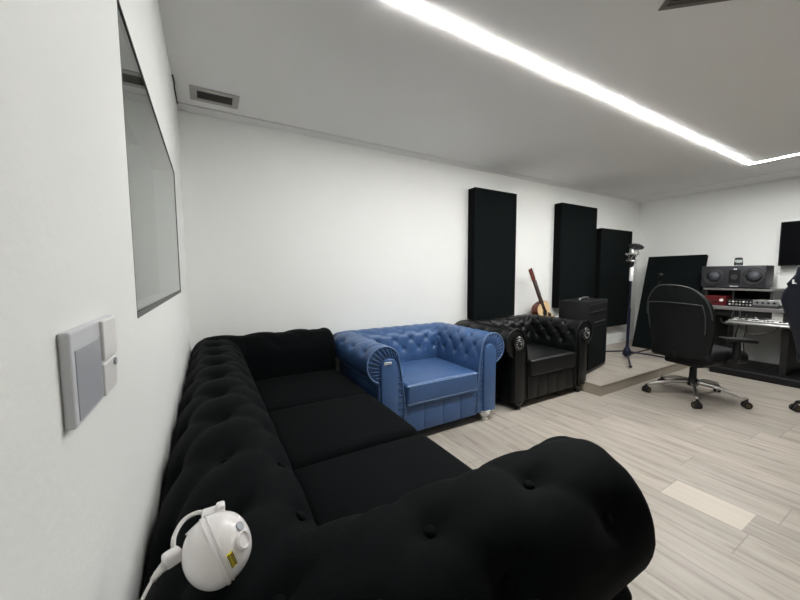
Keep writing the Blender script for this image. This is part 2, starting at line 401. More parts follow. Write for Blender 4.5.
def shell(name, parent, matl, path, prof, rows, su, btn_mat, amp, crease, puff=.0, step=.012, cap=.012, capn=4, btn_r=.011, row_phase=None, pleat_out=0, u0=0, dent_w=.021, row_amp=None):
    """upholstered wall swept along 'path' (inner line, 2-D), profile (n outward, z).
       rows: list of profile arc lengths of the button rows; su: button spacing along the path"""
    P = resample(prof, step); NV = len(P)
    pts = [Vector((x, y)) for x, y in path]
    dirs = [(b-a).normalized() for a, b in zip(pts, pts[1:])]
    nor = [Vector((d.y, -d.x)) for d in dirs]      # outward = right of travel
    def corner(i, n):
        if i == 0: return pts[0]+nor[0]*n
        if i == len(pts)-1: return pts[-1]+nor[-1]*n
        a, b = nor[i-1], nor[i]; mm = (a+b); mm = mm/mm.length_squared*2
        return pts[i]+mm*n
    # profile normals
    pn = []
    for j in range(NV):
        a = P[max(0, j-1)]; b = P[min(NV-1, j+1)]; dx, dz = b[0]-a[0], b[1]-a[1]; l = math.hypot(dx, dz)
        pn.append((-dz/l, dx/l))
    # ensure normals point away from the body: at start they should face inward (negative n)
    if pn[2][0] > 0: pn = [(-a, -b) for a, b in pn]
    lens = [(b-a).length for a, b in zip(pts, pts[1:])]; tot = sum(lens)
    nb = max(2, round(tot/su)); su = su if u0 else tot/nb
    def btn_us(k):
        ph = .5 if (row_phase[k] if row_phase else k % 2) else 0
        return [u0+su*(j+ph) for j in range(-1, nb+2) if .03 < u0+su*(j+ph) < tot-.03]
    def disp(u, s):
        d = 0; best = 9; am = 1
        if rows[0]-.09 < s < rows[-1]+.2:
            for k, rs in enumerate(rows):
                if abs(s-rs) < .08:
                    ph = .5 if (row_phase[k] if row_phase else k % 2) else 0
                    q = (u-u0)/su-ph; du = (q-round(q))*su
                    if not (.03 < u0+round(q)*su+ph*su < tot-.03): continue
                    dd = math.hypot(du, s-rs)
                    if dd < best: best = dd; am = row_amp[k] if row_amp else 1
            d -= am*(amp*math.exp(-(best/dent_w)**2)+amp*.5*math.exp(-(best/(2.4*dent_w))**2))
            e = 9; fade = 1
            if s < rows[0]:
                ph = .5 if (row_phase[0] if row_phase else 0) else 0
                q = (u-u0)/su-ph; e = abs(q-round(q))*su; fade = max(0, 1-(rows[0]-s)/.09)
            elif s > rows[-1]:
                kk = len(rows)-1; ph = .5 if (row_phase[kk] if row_phase else kk % 2) else 0
                q = (u-u0)/su-ph; e = abs(q-round(q))*su; fade = max(0, 1-(s-rows[-1])/(.09+pleat_out))
            else:
                for k in range(len(rows)-1):
                    if rows[k] <= s <= rows[k+1]:
                        ph = .5 if (row_phase[k] if row_phase else k % 2) else 0
                        f = (s-rows[k])/(rows[k+1]-rows[k])
                        q = (u-u0)/su-ph
                        for sg in (-1, 1):
                            x = q-sg*.5*f; e = min(e, abs(x-round(x))*su*.8)
                        if row_phase and row_phase[k] == row_phase[k+1]: 
                            e = abs(q-round(q))*su
            d -= crease*math.exp(-(e/.010)**2)*fade+crease*.5*math.exp(-(e/.028)**2)*fade
            d += puff*fade
        return d
    bm = NB(); rings = []; base = 0
    def ringat(seg, t, extra=0, sc=1, ed=0):
        A = []
        u = base+lens[seg]*t
        for j, (n, z, s) in enumerate(P):
            dd = disp(u, s)
            n2, z2 = n+pn[j][0]*dd, z+pn[j][1]*dd
            if sc != 1:
                # shrink towards the axis of the roll / pillar
                n2 = capc[0]+(n2-capc[0])*sc; z2 = capc[1]+(z2-capc[1])*(sc if z2 > capc[1] else 1)
            a = corner(seg, n2); b = corner(seg+1, n2)
            p = a+(b-a)*t
            if extra: p = p+dirs[seg]*extra
            A.append(bm.verts.new((p.x, p.y, z2)))
        return A
    zs = [p[1] for p in P]; ns = [p[0] for p in P]
    capc = ((min(ns)+prof[-1][0])/2, (max(zs)-.10))
    # start cap rings
    for k in range(capn, 0, -1):
        th = PI/2*k/capn; rings.append(ringat(0, 0, -cap*math.sin(th), 1-(1-math.cos(th))*min(.5, cap/.12)))
    for i in range(len(dirs)):
        base = sum(lens[:i]); n = max(2, int(lens[i]/step))
        for k in range(0 if i == 0 else 1, n+1): rings.append(ringat(i, k/n))
    base = sum(lens[:-1])
    for k in range(1, capn+1):
        th = PI/2*k/capn; rings.append(ringat(len(dirs)-1, 1, cap*math.sin(th), 1-(1-math.cos(th))*min(.5, cap/.12)))
    for A, B in zip(rings, rings[1:]):
        for j in range(NV-1): bm.faces.new((A[j], A[j+1], B[j+1], B[j]))
    for A, rev in ((rings[0], 0), (rings[-1], 1)):
        bmesh.ops.contextual_create(bm, geom=A) if False else bm.faces.new(A)
    bmesh.ops.triangulate(bm, faces=[f for f in bm.faces if len(f.verts) > 4])
    o = obj(name, bm, matl, parent, True, None, 62)
    # buttons
    for k, rs in enumerate(rows):
        j = min(range(NV), key=lambda q: abs(P[q][2]-rs))
        for u in btn_us(k):
            acc = 0
            for i, l in enumerate(lens):
                if u <= acc+l+1e-6 or i == len(lens)-1: break
                acc += l
            t = (u-acc)/lens[i]; dd = -amp*1.42*(row_amp[k] if row_amp else 1)
            n2, z2 = P[j][0]+pn[j][0]*dd, P[j][1]+pn[j][1]*dd
            a = corner(i, n2); b = corner(i+1, n2); p = a+(b-a)*t
            nv = Vector((nor[i].x*pn[j][0], nor[i].y*pn[j][0], pn[j][1])).normalized()
            q = nv.to_track_quat('Z', 'Y').to_matrix()
            bb = NB(); ball(bb, (p.x, p.y, z2), btn_r, (1, 1, .55), 10, q); obj('button', bb, btn_mat, o, True)
    return o

def turned_foot(bm, x, y, h, s=1.0):
    pr = [(.012, 0), (.017, .002), (.019, .012), (.015, .020), (.013, .026), (.020, .036), (.027, .050), (.030, .062), (.026, .070), (.031, .074), (.031, h)]
    lathe(bm, [(r*s, z if z < .074 else z) for r, z in pr], (x, y, 0), (0, 0, 1), 20)

def armchair(kind, loc, label):
    """origin: middle of the front edge on the floor; front looks to -Y; depth into +Y"""
    t = thing('chesterfield_armchair', label, 'armchair', loc, 0)
    body, line, foot = (M_blue, M_blueline, M_whitefoot) if kind == 'blue' else (M_blk, M_blk, M_blackfoot)
    n0, W, D = .30, 1.145, (.77 if kind == 'blue' else .725)
    cn, cz, r = .152, (.548 if kind == 'blue' else .553), .114
    xi = W/2-(cn+r)
    prof = chester_profile(cn, cz, r, .190 if kind == 'blue' else .180, .075, .075)
    # body of arms and back
    yb = D-.265
    path = [(xi, .012), (xi, yb), (-xi, yb), (-xi, .012)]
    # travel so that outward is on the right: start at the right arm front going back
    s0 = resample(prof, .012)
    topi = max(range(len(s0)), key=lambda q: s0[q][1]); stop = s0[topi][2]
    sh = shell('padded_arms_and_back', t, body, path, prof, [stop-.245, stop-.165, stop-.085, stop+.09], .128, body, .015, .0035, .004, step=.0095, cap=.008, capn=3, dent_w=.014, btn_r=.010, row_phase=[0, 1, 0, 1])
    if kind == 'black':
        pass
    # seat deck, front rail with pleated panels
    bm = NB(); box(bm, -xi-.02, xi+.02, .03, yb+.03, .08, .27); obj('seat_deck', bm, body, t)
    bm = NB(); nseg = 4 if kind == 'blue' else 5
    for i in range(nseg):
        a = -xi-.005+(2*xi+.01)*i/nseg; b = -xi-.005+(2*xi+.01)*(i+1)/nseg
        box(bm, a, b, .002, .05, .065, .245, .007, 3)
    obj('front_rail', bm, body, t, True, None, 50)
    bm = NB(); tube(bm, [(-xi, .004, .249), (xi, .004, .249)], .005, 8); obj('rail_piping', bm, line, t, True)
    # seat cushion with piping
    bm = NB(); softbox(bm, (0, (yb-.012)/2-.004, .325), (xi-.004, (yb+.018)/2, .068), .022, 12, .022); c = obj('seat_cushion', bm, body, t, True)
    for z in (.384, .266):
        x = xi-.012; y0 = -.014; y1 = yb-.02
        bm = NB(); tube(bm, smoothpath([(-x, y1, z), (-x, y0+.03, z), (-x+.012, y0+.006, z), (-x+.04, y0, z), (x-.04, y0, z), (x-.012, y0+.006, z), (x, y0+.03, z), (x, y1, z)], 5), .0045, 8); obj('piping', bm, line, c, True)
    # scroll fronts of the two arms
    for sgn in (1, -1):
        def MP(n, z, y): return Vector((sgn*(xi+n), y, z))
        # pillar panel: rounded top inside the scroll
        pr_, cr = .058, .0
        poly = []
        pw = .086
        pcx = cn-.034
        for k in range(17):
            a = math.radians(180-180*k/16*1.0); poly.append((pcx+pr_*math.cos(a)*1.0+.0, cz-.022+pr_*math.sin(a)))
        poly += [(pcx+pr_, .075), (pcx-pr_, .075)]
        bm = NB()
        Mx = Matrix(((sgn, 0, 0, sgn*xi), (0, 0, -1, .006), (0, 1, 0, 0), (0, 0, 0, 1)))
        prism(bm, poly, Mx, .018, .006)
        fp = obj('front_panel', bm, body, t, True, None, 45)
        # outer edge piping follows the scroll
        pp = [(n, z) for n, z, s in resample(prof, .012) if not (n > .165 and z < .44)]
        pp = [(.006, .08), (.006, .3)]+[(n+(.004 if n < .05 else 0), z) for n, z in pp if z > .36]
        pts = [MP(n, z, -.0) for n, z in pp]
        bm = NB(); tube(bm, pts, .0045, 8); obj('scroll_piping', bm, line, t, True)
        bm = NB()
        if kind == 'blue':
            for k in range(17):
                a = math.radians(178-260*k/16)
                p0 = MP(pcx+.064*math.cos(a), cz-.022+.064*math.sin(a), .004); cc = Vector((cn, cz))
                p1 = MP(cn+(r-.006)*math.cos(a), cz+(r-.006)*math.sin(a), .002)
                bm = NB(); tube(bm, [p0, (p0+p1)/2+Vector((0, -.004, 0)), p1], .0036, 6); obj('pleat', bm, body, fp, True)
            for k in range(9):
                z = .12+.042*k
                bm = NB(); tube(bm, [MP(.010, z, .004), MP(.034, z+.004, .001), MP(.056, z, .004)], .0034, 6); obj('pleat', bm, body, fp, True)
        else:
            ring_ = [MP(cn-.01+.052*math.cos(a), cz+.052*math.sin(a), -.010) for a in [2*PI*k/28 for k in range(28)]]
            rs = thing_part = None
            lathe(bm, [(.001, .026), (.014, .026), (.021, .020), (.026, .014), (.036, .016), (.048, .012), (.056, .004), (.056, 0)], MP(cn-.012, cz, -.012), (0, -1, 0), 28)
            ro = obj('rosette', bm, M_blackfoot, t, True, None, 40)
            for k in range(14):
                a = 2*PI*k/14
                bb = NB(); ball(bb, MP(cn-.012+.037*math.cos(a), cz+.037*math.sin(a), -.027), .0062, (1, 1, 1), 8); obj('stud', bb, M_steel2, ro, True)
            bb = NB(); ball(bb, MP(cn-.012, cz, -.037), .010, (1, .6, 1), 12); obj('stud', bb, M_steel2, ro, True)
    if kind == 'blue':
        bm = NB(); box(bm, -xi-pcx_-.040, -xi-pcx_+.010, -.0165, -.0115, .551, .566, M=None)
        tg = obj('fabric_tag', bm, M_tag, t); 
        bm = NB()
        for k in range(6):
            x = -xi-pcx_-.036+.0068*k
            box(bm, x, x+.004, -.0172, -.0164, .555, .562)
        obj('tag_print', bm, M_deskgrey, tg)
    for x, y in ((-xi-.095, .024), (xi+.095, .024), (-xi-.095, D-.08), (xi+.095, D-.08)):
        bm = NB(); turned_foot(bm, x, y, .082, 1.5 if kind == 'blue' else 1.25); obj('foot', bm, foot, t, True, None, 50)
    return t
pcx_ = .152-.034
M_steel2 = mat('antique_pewter', (.22, .22, .22, 1), .35, metal=.8)
armchair('blue', (1.372, 1.79, 0), 'blue leather chesterfield armchair with buttoned back and white turned feet')
armchair('black', (2.552, 1.795, 0), 'black leather chesterfield armchair with round medallions on its arm fronts')

# ------------------------------------------------------------------ black velvet sofa along the left wall
sofa = thing('chesterfield_sofa', 'long black velvet chesterfield sofa with three seat cushions along the left wall', 'sofa', (.40, 1.43, 0))
def L(x, y, z=0): return (x-.40, y-1.43, z)
sprof = chester_profile(.168, .566, .146, .275, .06, .06, 172, -60)
sx, sy0, sy1, sfr = .195, .600, 2.262, .738
path = [L(sfr, sy0)[:2], L(sx, sy0)[:2], L(sx, sy1)[:2], L(sfr, sy1)[:2]]
path = [L(sfr, sy1)[:2], L(sx, sy1)[:2], L(sx, sy0)[:2], L(sfr, sy0)[:2]]
# outward must lie to the right of travel
path = list(reversed(path)) if False else path
sp = resample(sprof, .012); st = sp[max(range(len(sp)), key=lambda q: sp[q][1])][2]
def is_right(path):
    a, b = Vector(path[0]), Vector(path[1]); d = (b-a).normalized(); nr = Vector((d.y, -d.x)); c = Vector(path[2])
    return (c-b).dot(nr) < 0
if not is_right(path): path = list(reversed(path))
SU0 = .150 if abs(path[0][1]-(sy0-1.43)) < .1 else (2*(sfr-sx)+(sy1-sy0)-.150) % .182
shell('padded_arms_and_back', sofa, M_velvet, path, sprof, [st-.125, st+.016, st+.150], .182, M_velvet, .024, .0045, .004, step=.014, cap=.045, capn=7, btn_r=.013, row_phase=[1, 0, 1], pleat_out=.0, u0=SU0, dent_w=.027, row_amp=[.35, 1, .8])
for k in range(3):
    L0 = (sy1-sy0)/3; yc = sy0+L0*(k+.5)
    bm = NB(); softbox(bm, L((sx+.775)/2+.0, yc, .352), ((.775-sx)/2, L0/2-.004, .085), .045, 12, .022); obj('seat_cushion', bm, M_velvet, sofa, True)
bm = NB(); box(bm, sx-.02-.40, .765-.40, sy0-1.43-.02, sy1-1.43+.02, .07, .27, .01); obj('base_rail', bm, M_velvet, sofa)
for x, y in ((.74, .42), (.74, 2.44), (.0, .42), (.0, 2.44)):
    bm = NB(); p = L(x, y); lathe(bm, [(.02, 0), (.028, .03), (.03, .062)], (p[0], p[1], 0)); obj('foot', bm, M_blackfoot, sofa, True, None, 50)

# ------------------------------------------------------------------ acoustic panels on the back wall
def panel(x0, x1, z0, z1, t, label):
    T = thing('sound_absorber', label, 'acoustic panel', ((x0+x1)/2, YB, z0))
    h = (x1-x0)/2
    bm = NB(); box(bm, -h+.002, h-.002, -t+.012, -.001, .002, z1-z0-.002); obj('frame', bm, M_foamedge, T)
    bm = NB(); box(bm, -h, h, -t, -t+.014, 0, z1-z0, .005, 3); obj('fabric_front', bm, M_foam, T)
    return T
panel(2.268, 2.853, .648, 1.942, .10, 'tall black acoustic panel on the back wall left of the guitar')
panel(3.61, 4.335, .692, 1.932, .10, 'tall black acoustic panel on the back wall just right of the guitar')
panel(4.45, 5.215, .375, 1.692, .10, 'lower black acoustic panel on the back wall behind the microphone stand')

# panel leaning on the far wall
lp = thing('leaning_panel', 'wide black panel leaning against the far wall behind the office chair', 'acoustic panel', (5.05, 2.03, .094))
tilt = math.atan2(.35, 1.24)
R_ = Matrix.Rotation(tilt, 4, 'Y')
bm = NB(); box(bm, .012, .055, -.315, .315, 0, 1.285, M=R_); obj('frame', bm, M_foamedge, lp)
bm = NB(); box(bm, 0, .014, -.318, .318, 0, 1.288, .004, 3, M=R_); obj('fabric_front', bm, M_foam, lp)

# ------------------------------------------------------------------ amplifier cabinet
amp = thing('amplifier_cabinet', 'black upright amplifier cabinet on the platform beside the black armchair', 'amplifier', (3.20, 1.875, .094), math.atan2(.12, .55))
bm = NB(); box(bm, 0, .60, .012, .29, .012, .735, .008, 3); obj('cabinet', bm, M_plastic, amp, True, None, 40)
bm = NB(); box(bm, .03, .57, .002, .02, .04, .47, .004); obj('grille_cloth', bm, M_foam, amp)
bm = NB(); box(bm, .03, .57, .006, .02, .53, .70, .003); cp = obj('control_panel', bm, M_plastic, amp)
bm = NB(); box(bm, .18, .50, .002, .007, .505, .520, .001); obj('trim_strip', bm, M_steel, amp)
for k in range(7):
    bm = NB(); lathe(bm, [(.013, 0), (.012, .014), (0, .015)], (.07+.07*k, .006, .62), (0, -1, 0), 14); obj('knob', bm, M_plastic, cp, True, None, 40)
bm = NB(); tube(bm, smoothpath([(.17, .15, .733), (.19, .15, .750), (.30, .15, .757), (.41, .15, .750), (.43, .15, .733)], 5), .008, 8); obj('handle', bm, M_steel, amp, True)
for x in (.03, .57):
    for y in (.04, .26):
        bm = NB(); lathe(bm, [(.012, 0), (.014, .012)], (x, y, 0)); obj('rubber_foot', bm, M_rubber, amp)

# ------------------------------------------------------------------ guitar on a stand
def guitar(base, lean, rz, total=.80):
    g = thing('acoustic_guitar', 'small acoustic guitar with pale front standing behind the black armchair', 'guitar', base, rz)
    s = total/1.0
    Mg = Matrix.Rotation(lean[0], 4, 'X') @ Matrix.Rotation(lean[1], 4, 'Y') @ Matrix.Scale(s, 4)
    prof = [(0, .0), (.06, .003), (.12, .022), (.165, .07), (.180, .13), (.168, .19), (.135, .235), (.115, .27), (.118, .31), (.135, .36), (.140, .40), (.125, .44), (.09, .468), (.04, .48), (0, .48)]
    sm = smoothpath([(a, b, 0) for a, b in prof], 4)
    out = [(p.x, p.y) for p in sm]+[(-p.x, p.y) for p in reversed(sm[1:-1])]
    Mo = Mg @ Matrix(((1, 0, 0, 0), (0, 0, 1, 0), (0, 1, 0, 0), (0, 0, 0, 1)))   # (x,z) outline, extrude to +Y (back)
    bm = NB(); prism(bm, out, Mo, .095); obj('body', bm, M_wood_side, g, True, None, 40)
    Mt = Mg @ Matrix(((1, 0, 0, 0), (0, 0, -1, .0), (0, 1, 0, 0), (0, 0, 0, 1)))
    bm = NB(); prism(bm, [(x*.985, .003+y*.985) for x, y in out], Mt, .003); sb = obj('soundboard', bm, M_wood_top, g)
    bm = NB(); prism(bm, [(.048*math.cos(k*PI/14), .325+.048*math.sin(k*PI/14)) for k in range(28)], Mt, .0042); obj('soundhole', bm, M_pick, sb)
    bm = NB(); prism(bm, [(.10, .20), (.115, .26), (.06, .30), (.045, .24), (.05, .19)], Mt, .0038); obj('pickguard', bm, M_rose, sb)
    bm = NB(); prism(bm, [(-.075, .135), (.075, .135), (.06, .165), (-.06, .165)], Mt, .010); obj('bridge', bm, M_rose, sb)
    bm = NB(); box(bm, -.025, .025, -.006, .018, .46, .82, .004, 2, M=Mg); box(bm, -.03, .03, -.003, .08, .44, .49, .004, 2, M=Mg); nk = obj('neck', bm, M_wood_side, g)
    bm = NB(); box(bm, -.026, .026, -.011, -.004, .375, .82, .0, M=Mg); obj('fingerboard', bm, M_rose, nk)
    bm = NB()
    for k in range(16):
        z = .82-.66*(1-2**(-(k+1)/12)); box(bm, -.026, .026, -.0122, -.010, z-.001, z+.001, M=Mg)
    obj('frets', bm, M_steel, nk)
    bm = NB(); box(bm, -.036, .036, .0, .016, .82, .995, .005, 2, M=Mg @ Matrix.Translation((0, .0, 0)) @ Matrix.Rotation(0, 4, 'X')); hd = obj('headstock', bm, M_wood_side, g)
    for sgn in (-1, 1):
        for k in range(3):
            z = .85+.05*k
            bm = NB(); p = [Mg @ Vector((sgn*.036, .008, z)), Mg @ Vector((sgn*.056, .008, z))]
            tube(bm, p, .0035*s, 8); ball(bm, Mg @ Vector((sgn*.062, .008, z)), .010*s, (1, .6, 1), 8); obj('tuning_peg', bm, M_steel, hd, True)
    bm = NB()
    for k in range(6):
        x0, x1 = (-.028+.0112*k), (-.018+.0072*k)
        tube(bm, [Mg @ Vector((x0, -.012, .15)), Mg @ Vector((x1, -.0135, .83))], .0007, 4)
    obj('strings', bm, M_steel, g)
    return g, Mg
g, Mg = guitar((3.37, 2.40, .43), (-.08, -.41), math.radians(2), .80)
gs = thing('guitar_stand', 'black guitar stand holding the acoustic guitar behind the armchair', 'stand', (3.37, 2.50, .094), 0)
bm = NB(); tube(bm, [(0, .02, .22), (0, .02, .56)], .010, 10); obj('pole', bm, M_plastic, gs, True)
for a in (30, 150, 270):
    bm = NB(); tube(bm, [(0, .02, .25), (.17*math.cos(math.radians(a)), .01+.10*math.sin(math.radians(a)), .008)], .008, 8); obj('leg', bm, M_plastic, gs, True)
bm = NB(); tube(bm, smoothpath([(-.09, -.115, .335), (-.09, -.105, .312), (-.09, .02, .31), (.09, .02, .31), (.09, -.105, .312), (.09, -.115, .335)], 4), .007, 8); obj('cradle', bm, M_plastic, gs, True)

# ------------------------------------------------------------------ microphone stand
ms = thing('microphone_stand', 'slim blue-black tripod microphone stand standing on the platform', 'microphone stand', (4.27, 2.035, .094)); ms.rotation_euler = (0, math.radians(1.4), 0)
bm = NB(); cyl(bm, (0, 0, .02), (0, 0, .60), .016); obj('lower_pole', bm, M_bluemetal, ms, True, None, 40)
bm = NB(); cyl(bm, (0, 0, .60), (0, 0, 1.14), .010); obj('upper_pole', bm, M_bluemetal, ms, True, None, 40)
bm = NB(); lathe(bm, [(.017, .0), (.02, .01), (.02, .15), (.014, .16)], (0, 0, .92)); obj('clutch', bm, M_white, ms, True, None, 40)['label'] = 'bright white sleeve'
bm = NB(); lathe(bm, [(.03, .03), (.045, .05), (.04, .10), (.02, .14), (.018, .16)], (0, 0, 0)); obj('hub', bm, M_bluemetal, ms, True, None, 40)
for a in (210, 330, 98):
    ca, sa = math.cos(math.radians(a)), math.sin(math.radians(a)); ll = .50
    bm = NB(); tube(bm, [(.03*ca, .03*sa, .085), (ll*ca, ll*sa, .012)] if a != 98 else [(.03*ca, .03*sa, .085), (.36*ca, .36*sa, .012)], .009, 8); lg = obj('leg', bm, M_bluemetal, ms, True)
    l2 = ll if a != 98 else .36
    bm = NB(); ball(bm, (l2*ca, l2*sa, .014), .018, (1, 1, .75), 10); obj('rubber_foot', bm, M_rubber, lg, True)
mc = thing('condenser_microphone', 'studio microphone in a silver shock mount with a round black pop shield', 'microphone', (4.30, 2.035, 1.236))
bm = NB(); lathe(bm, [(0, -.02), (.03, -.018), (.032, .05), (.030, .052)], (0, 0, .03)); obj('body', bm, M_plastic, mc, True, None, 40)
bm = NB(); lathe(bm, [(.031, 0), (.033, .02), (.033, .055), (.022, .075), (0, .08)], (0, 0, .085)); obj('grille_head', bm, M_steel, mc, True)
bm = NB()
for z, rr in ((.015, .060), (.095, .068)): tube(bm, [(rr*math.cos(2*PI*k/28), rr*math.sin(2*PI*k/28), z) for k in range(28)], .005, 8, True)
for k in range(6):
    a = 2*PI*k/6; b = a+PI/6
    tube(bm, [(.060*math.cos(a), .060*math.sin(a), .015), (.034*math.cos(b), .034*math.sin(b), .06), (.068*math.cos(a+PI/3), .068*math.sin(a+PI/3), .095)], .0025, 6)
tube(bm, smoothpath([(0, 0, -.03), (.05, 0, -.02), (.064, 0, .02), (.066, 0, .09)], 5), .006, 8)
obj('shock_mount', bm, M_steel, mc, True)
bm = NB(); cyl(bm, (0, 0, -.045), (0, 0, -.0), .018); obj('mount_joint', bm, M_plastic, mc, True, None, 40)
bm = NB(); d = Vector((-.55, -.6, 1.2)).normalized()
cc = Vector((.035, -.02, .175)); lathe(bm, [(0, -.002), (.072, -.002), (.076, 0), (.072, .003), (0, .003)], cc, d, 28)
tube(bm, smoothpath([(.066, 0, .05), (.10, -.01, .10), (.09, -.01, .15), cc+Vector((.04, 0, -.02))], 5), .004, 6)
obj('pop_shield', bm, M_plastic, mc, True, None, 40)

# second, black stand in front of the leaning panel
m2 = thing('boom_stand', 'low black tripod stand in front of the leaning black panel', 'microphone stand', (4.80, 1.96, .094))
bm = NB(); cyl(bm, (0, 0, .03), (0, 0, .93), .011); obj('pole', bm, M_plastic, m2, True, None, 40)
bm = NB(); lathe(bm, [(.02, .03), (.035, .05), (.03, .10), (.015, .12)], (0, 0, 0)); obj('hub', bm, M_plastic, m2, True, None, 40)
for a in (150, 262, 20):
    ca, sa = math.cos(math.radians(a)), math.sin(math.radians(a)); ll = .30 if a != 20 else .22
    bm = NB(); tube(bm, [(.02*ca, .02*sa, .075), (ll*ca, ll*sa, .012)], .009, 8); ball(bm, (ll*ca, ll*sa, .014), .017, (1, 1, .75), 10); obj('leg', bm, M_plastic, m2, True)
bm = NB(); cyl(bm, (0, 0, .93), (-.03, -.02, .97), .018); ball(bm, (-.035, -.024, .985), .026, (1, 1, 1), 12); obj('clip', bm, M_plastic, m2, True, None, 40)

# ------------------------------------------------------------------ studio desk and what stands on it
dk = thing('studio_desk', 'grey and black studio desk with a raised shelf along the far wall', 'desk', (5.25, .9, 0))
def D(x0, x1, y0, y1, z0, z1): return (x0-5.25, x1-5.25, y0-.9, y1-.9, z0, z1)
Y0, Y1 = -.55, 1.60
bm = NB(); box(bm, *D(4.90, 5.55, Y0, Y1, .700, .735), .003); obj('desktop', bm, M_deskgrey, dk)
bm = NB(); box(bm, *D(5.08, 5.55, 1.06, Y1+.02, .905, .925), .002); obj('raised_shelf', bm, M_deskgrey, dk)
bm = NB(); box(bm, *D(5.10, 5.54, 1.065, 1.085, .735, .905)); obj('shelf_support', bm, M_deskdark, dk)
bm = NB(); box(bm, *D(5.10, 5.54, 1.36, 1.375, .735, .905)); obj('shelf_support', bm, M_deskdark, dk)
bm = NB(); box(bm, *D(5.10, 5.54, Y1-.01, Y1+.01, .735, .905)); obj('shelf_support', bm, M_deskdark, dk)
bm = NB(); box(bm, *D(5.50, 5.54, 1.07, Y1, .74, .90)); obj('back_panel', bm, M_deskdark, dk)
for y0, y1 in ((1.46, 1.58), (.90, .95), (Y0, Y0+.05)):
    bm = NB(); box(bm, *D(4.93, 5.52, y0, y1, .05, .70), .003); obj('leg', bm, M_deskdark, dk)
bm = NB(); box(bm, *D(4.82, 5.50, Y0, 1.45, .0, .075), .01); obj('foot_rail', bm, M_plastic, dk)
bm = NB(); box(bm, *D(4.97, 5.40, 1.03, 1.46, .63, .70)); obj('drawer_box', bm, M_deskdark, dk)
# keyboard on its tray
kb = thing('keyboard_piano', 'silver and white music keyboard on the tray under the desktop', 'keyboard', (4.93, .90, .585))
bm = NB(); box(bm, -.12, .16, -.62, .44, -.018, -.002, .003); obj('tray', bm, M_steel, kb)
bm = NB(); box(bm, .0, .15, -.58, .42, 0, .032, .004); obj('case', bm, M_steel, kb)
bm = NB()
for k in range(36): box(bm, -.085, .0, -.575+.0275*k, -.575+.0275*k+.026, .0, .020, .001, 1)
obj('keys', bm, M_keys, kb)
for k in range(36):
    if k % 7 not in (2, 6): bm = NB(); box(bm, -.05, .0, -.575+.0275*k+.018, -.575+.0275*k+.033, .018, .028, .001, 1); obj('black_key', bm, M_plastic, kb)
bm = NB(); box(bm, -.10, -.085, -.60, .42, -.001, .022, .002); obj('front_edge', bm, M_steel, kb)
for k, (y, sx_) in enumerate(((.33, .02), (.29, .03), (.245, .0), (.20, .03), (.15, .01))):
    bm = NB(); lathe(bm, [(.012, 0), (.012, .02), (0, .022)], (.05+sx_, y, .032)); obj('knob', bm, M_white, kb, True, None, 40)
# cables
cb = [[(4.86, 1.30, .70), (4.84, 1.31, .55), (4.85, 1.32, .40), (4.87, 1.34, .24)], [(4.86, 1.25, .70), (4.83, 1.24, .55), (4.85, 1.26, .42), (4.88, 1.24, .22)], [(4.86, 1.20, .66), (4.84, 1.18, .52), (4.86, 1.20, .38), (4.9, 1.19, .2)],
      [(4.84, 1.26, .60), (4.80, 1.20, .50), (4.81, 1.10, .475), (4.83, .99, .52), (4.84, .95, .57)], [(4.82, 1.40, .60), (4.80, 1.36, .57), (4.80, 1.30, .555), (4.81, 1.2, .56)]]
lab = ['first black cable hanging below the desk, leftmost of four hanging cables', 'second black cable from the left hanging below the desk', 'third black cable from the left hanging below the desk', 'long black cable looping low under the keyboard tray', 'short black cable bundled at the left end of the keyboard tray']
for c_, l_ in zip(cb, lab):
    c_[0] = (4.894, c_[0][1], c_[0][2]); 
    bm = NB(); tube(bm, smoothpath(c_, 8), .0055, 8); tag(obj('cable', bm, M_cable, None, True), l_, 'cable', 'cables under the desk')
# paper
bm = NB(); box(bm, 4.955, 4.958, .93, 1.03, .62, .695); tag(obj('paper_sheet', bm, M_paper), 'white sheet of paper hanging under the desktop edge', 'paper')

# centre speaker
sp_ = thing('studio_speaker', 'wide charcoal studio speaker with two grey cones on the raised shelf', 'speaker', (5.20, 1.39, .925))
bm = NB(); box(bm, 0, .26, -.245, .30, .012, .255, .006, 3); obj('cabinet', bm, M_spk, sp_, True, None, 40)
for y in (-.15, .185):
    bm = NB(); lathe(bm, [(.092, 0), (.096, .004), (.090, .010), (.084, .004), (.07, .008), (.066, .002)], (0, y, .135), (-1, 0, 0), 32); dr = obj('woofer_ring', bm, M_plastic2, sp_, True, None, 40)
    bm = NB(); lathe(bm, [(.064, .002), (.030, -.004) if False else (.030, .004), (.024, .010), (0, .016)], (0, y, .135), (-1, 0, 0), 32); obj('cone', bm, M_cone, dr, True)
bm = NB(); box(bm, -.003, .0, -.045, .055, .06, .21, .001, 1); tw = obj('centre_panel', bm, M_plastic, sp_)
bm = NB(); lathe(bm, [(.030, 0), (.026, .006), (.012, .002), (0, .006)], (-.003, .005, .13), (-1, 0, 0), 24); obj('tweeter', bm, M_plastic2, tw, True, None, 40)
bm = NB(); box(bm, -.005, -.002, -.012, .014, .212, .224); obj('badge', bm, M_white, sp_)
bm = NB(); box(bm, -.004, 0, -.03, .04, .020, .027); obj('lower_badge', bm, M_white, sp_)
for y in (-.21, .25):
    bm = NB(); box(bm, .03, .22, y-.02, y+.02, 0, .014); obj('foot', bm, M_rubber, sp_)
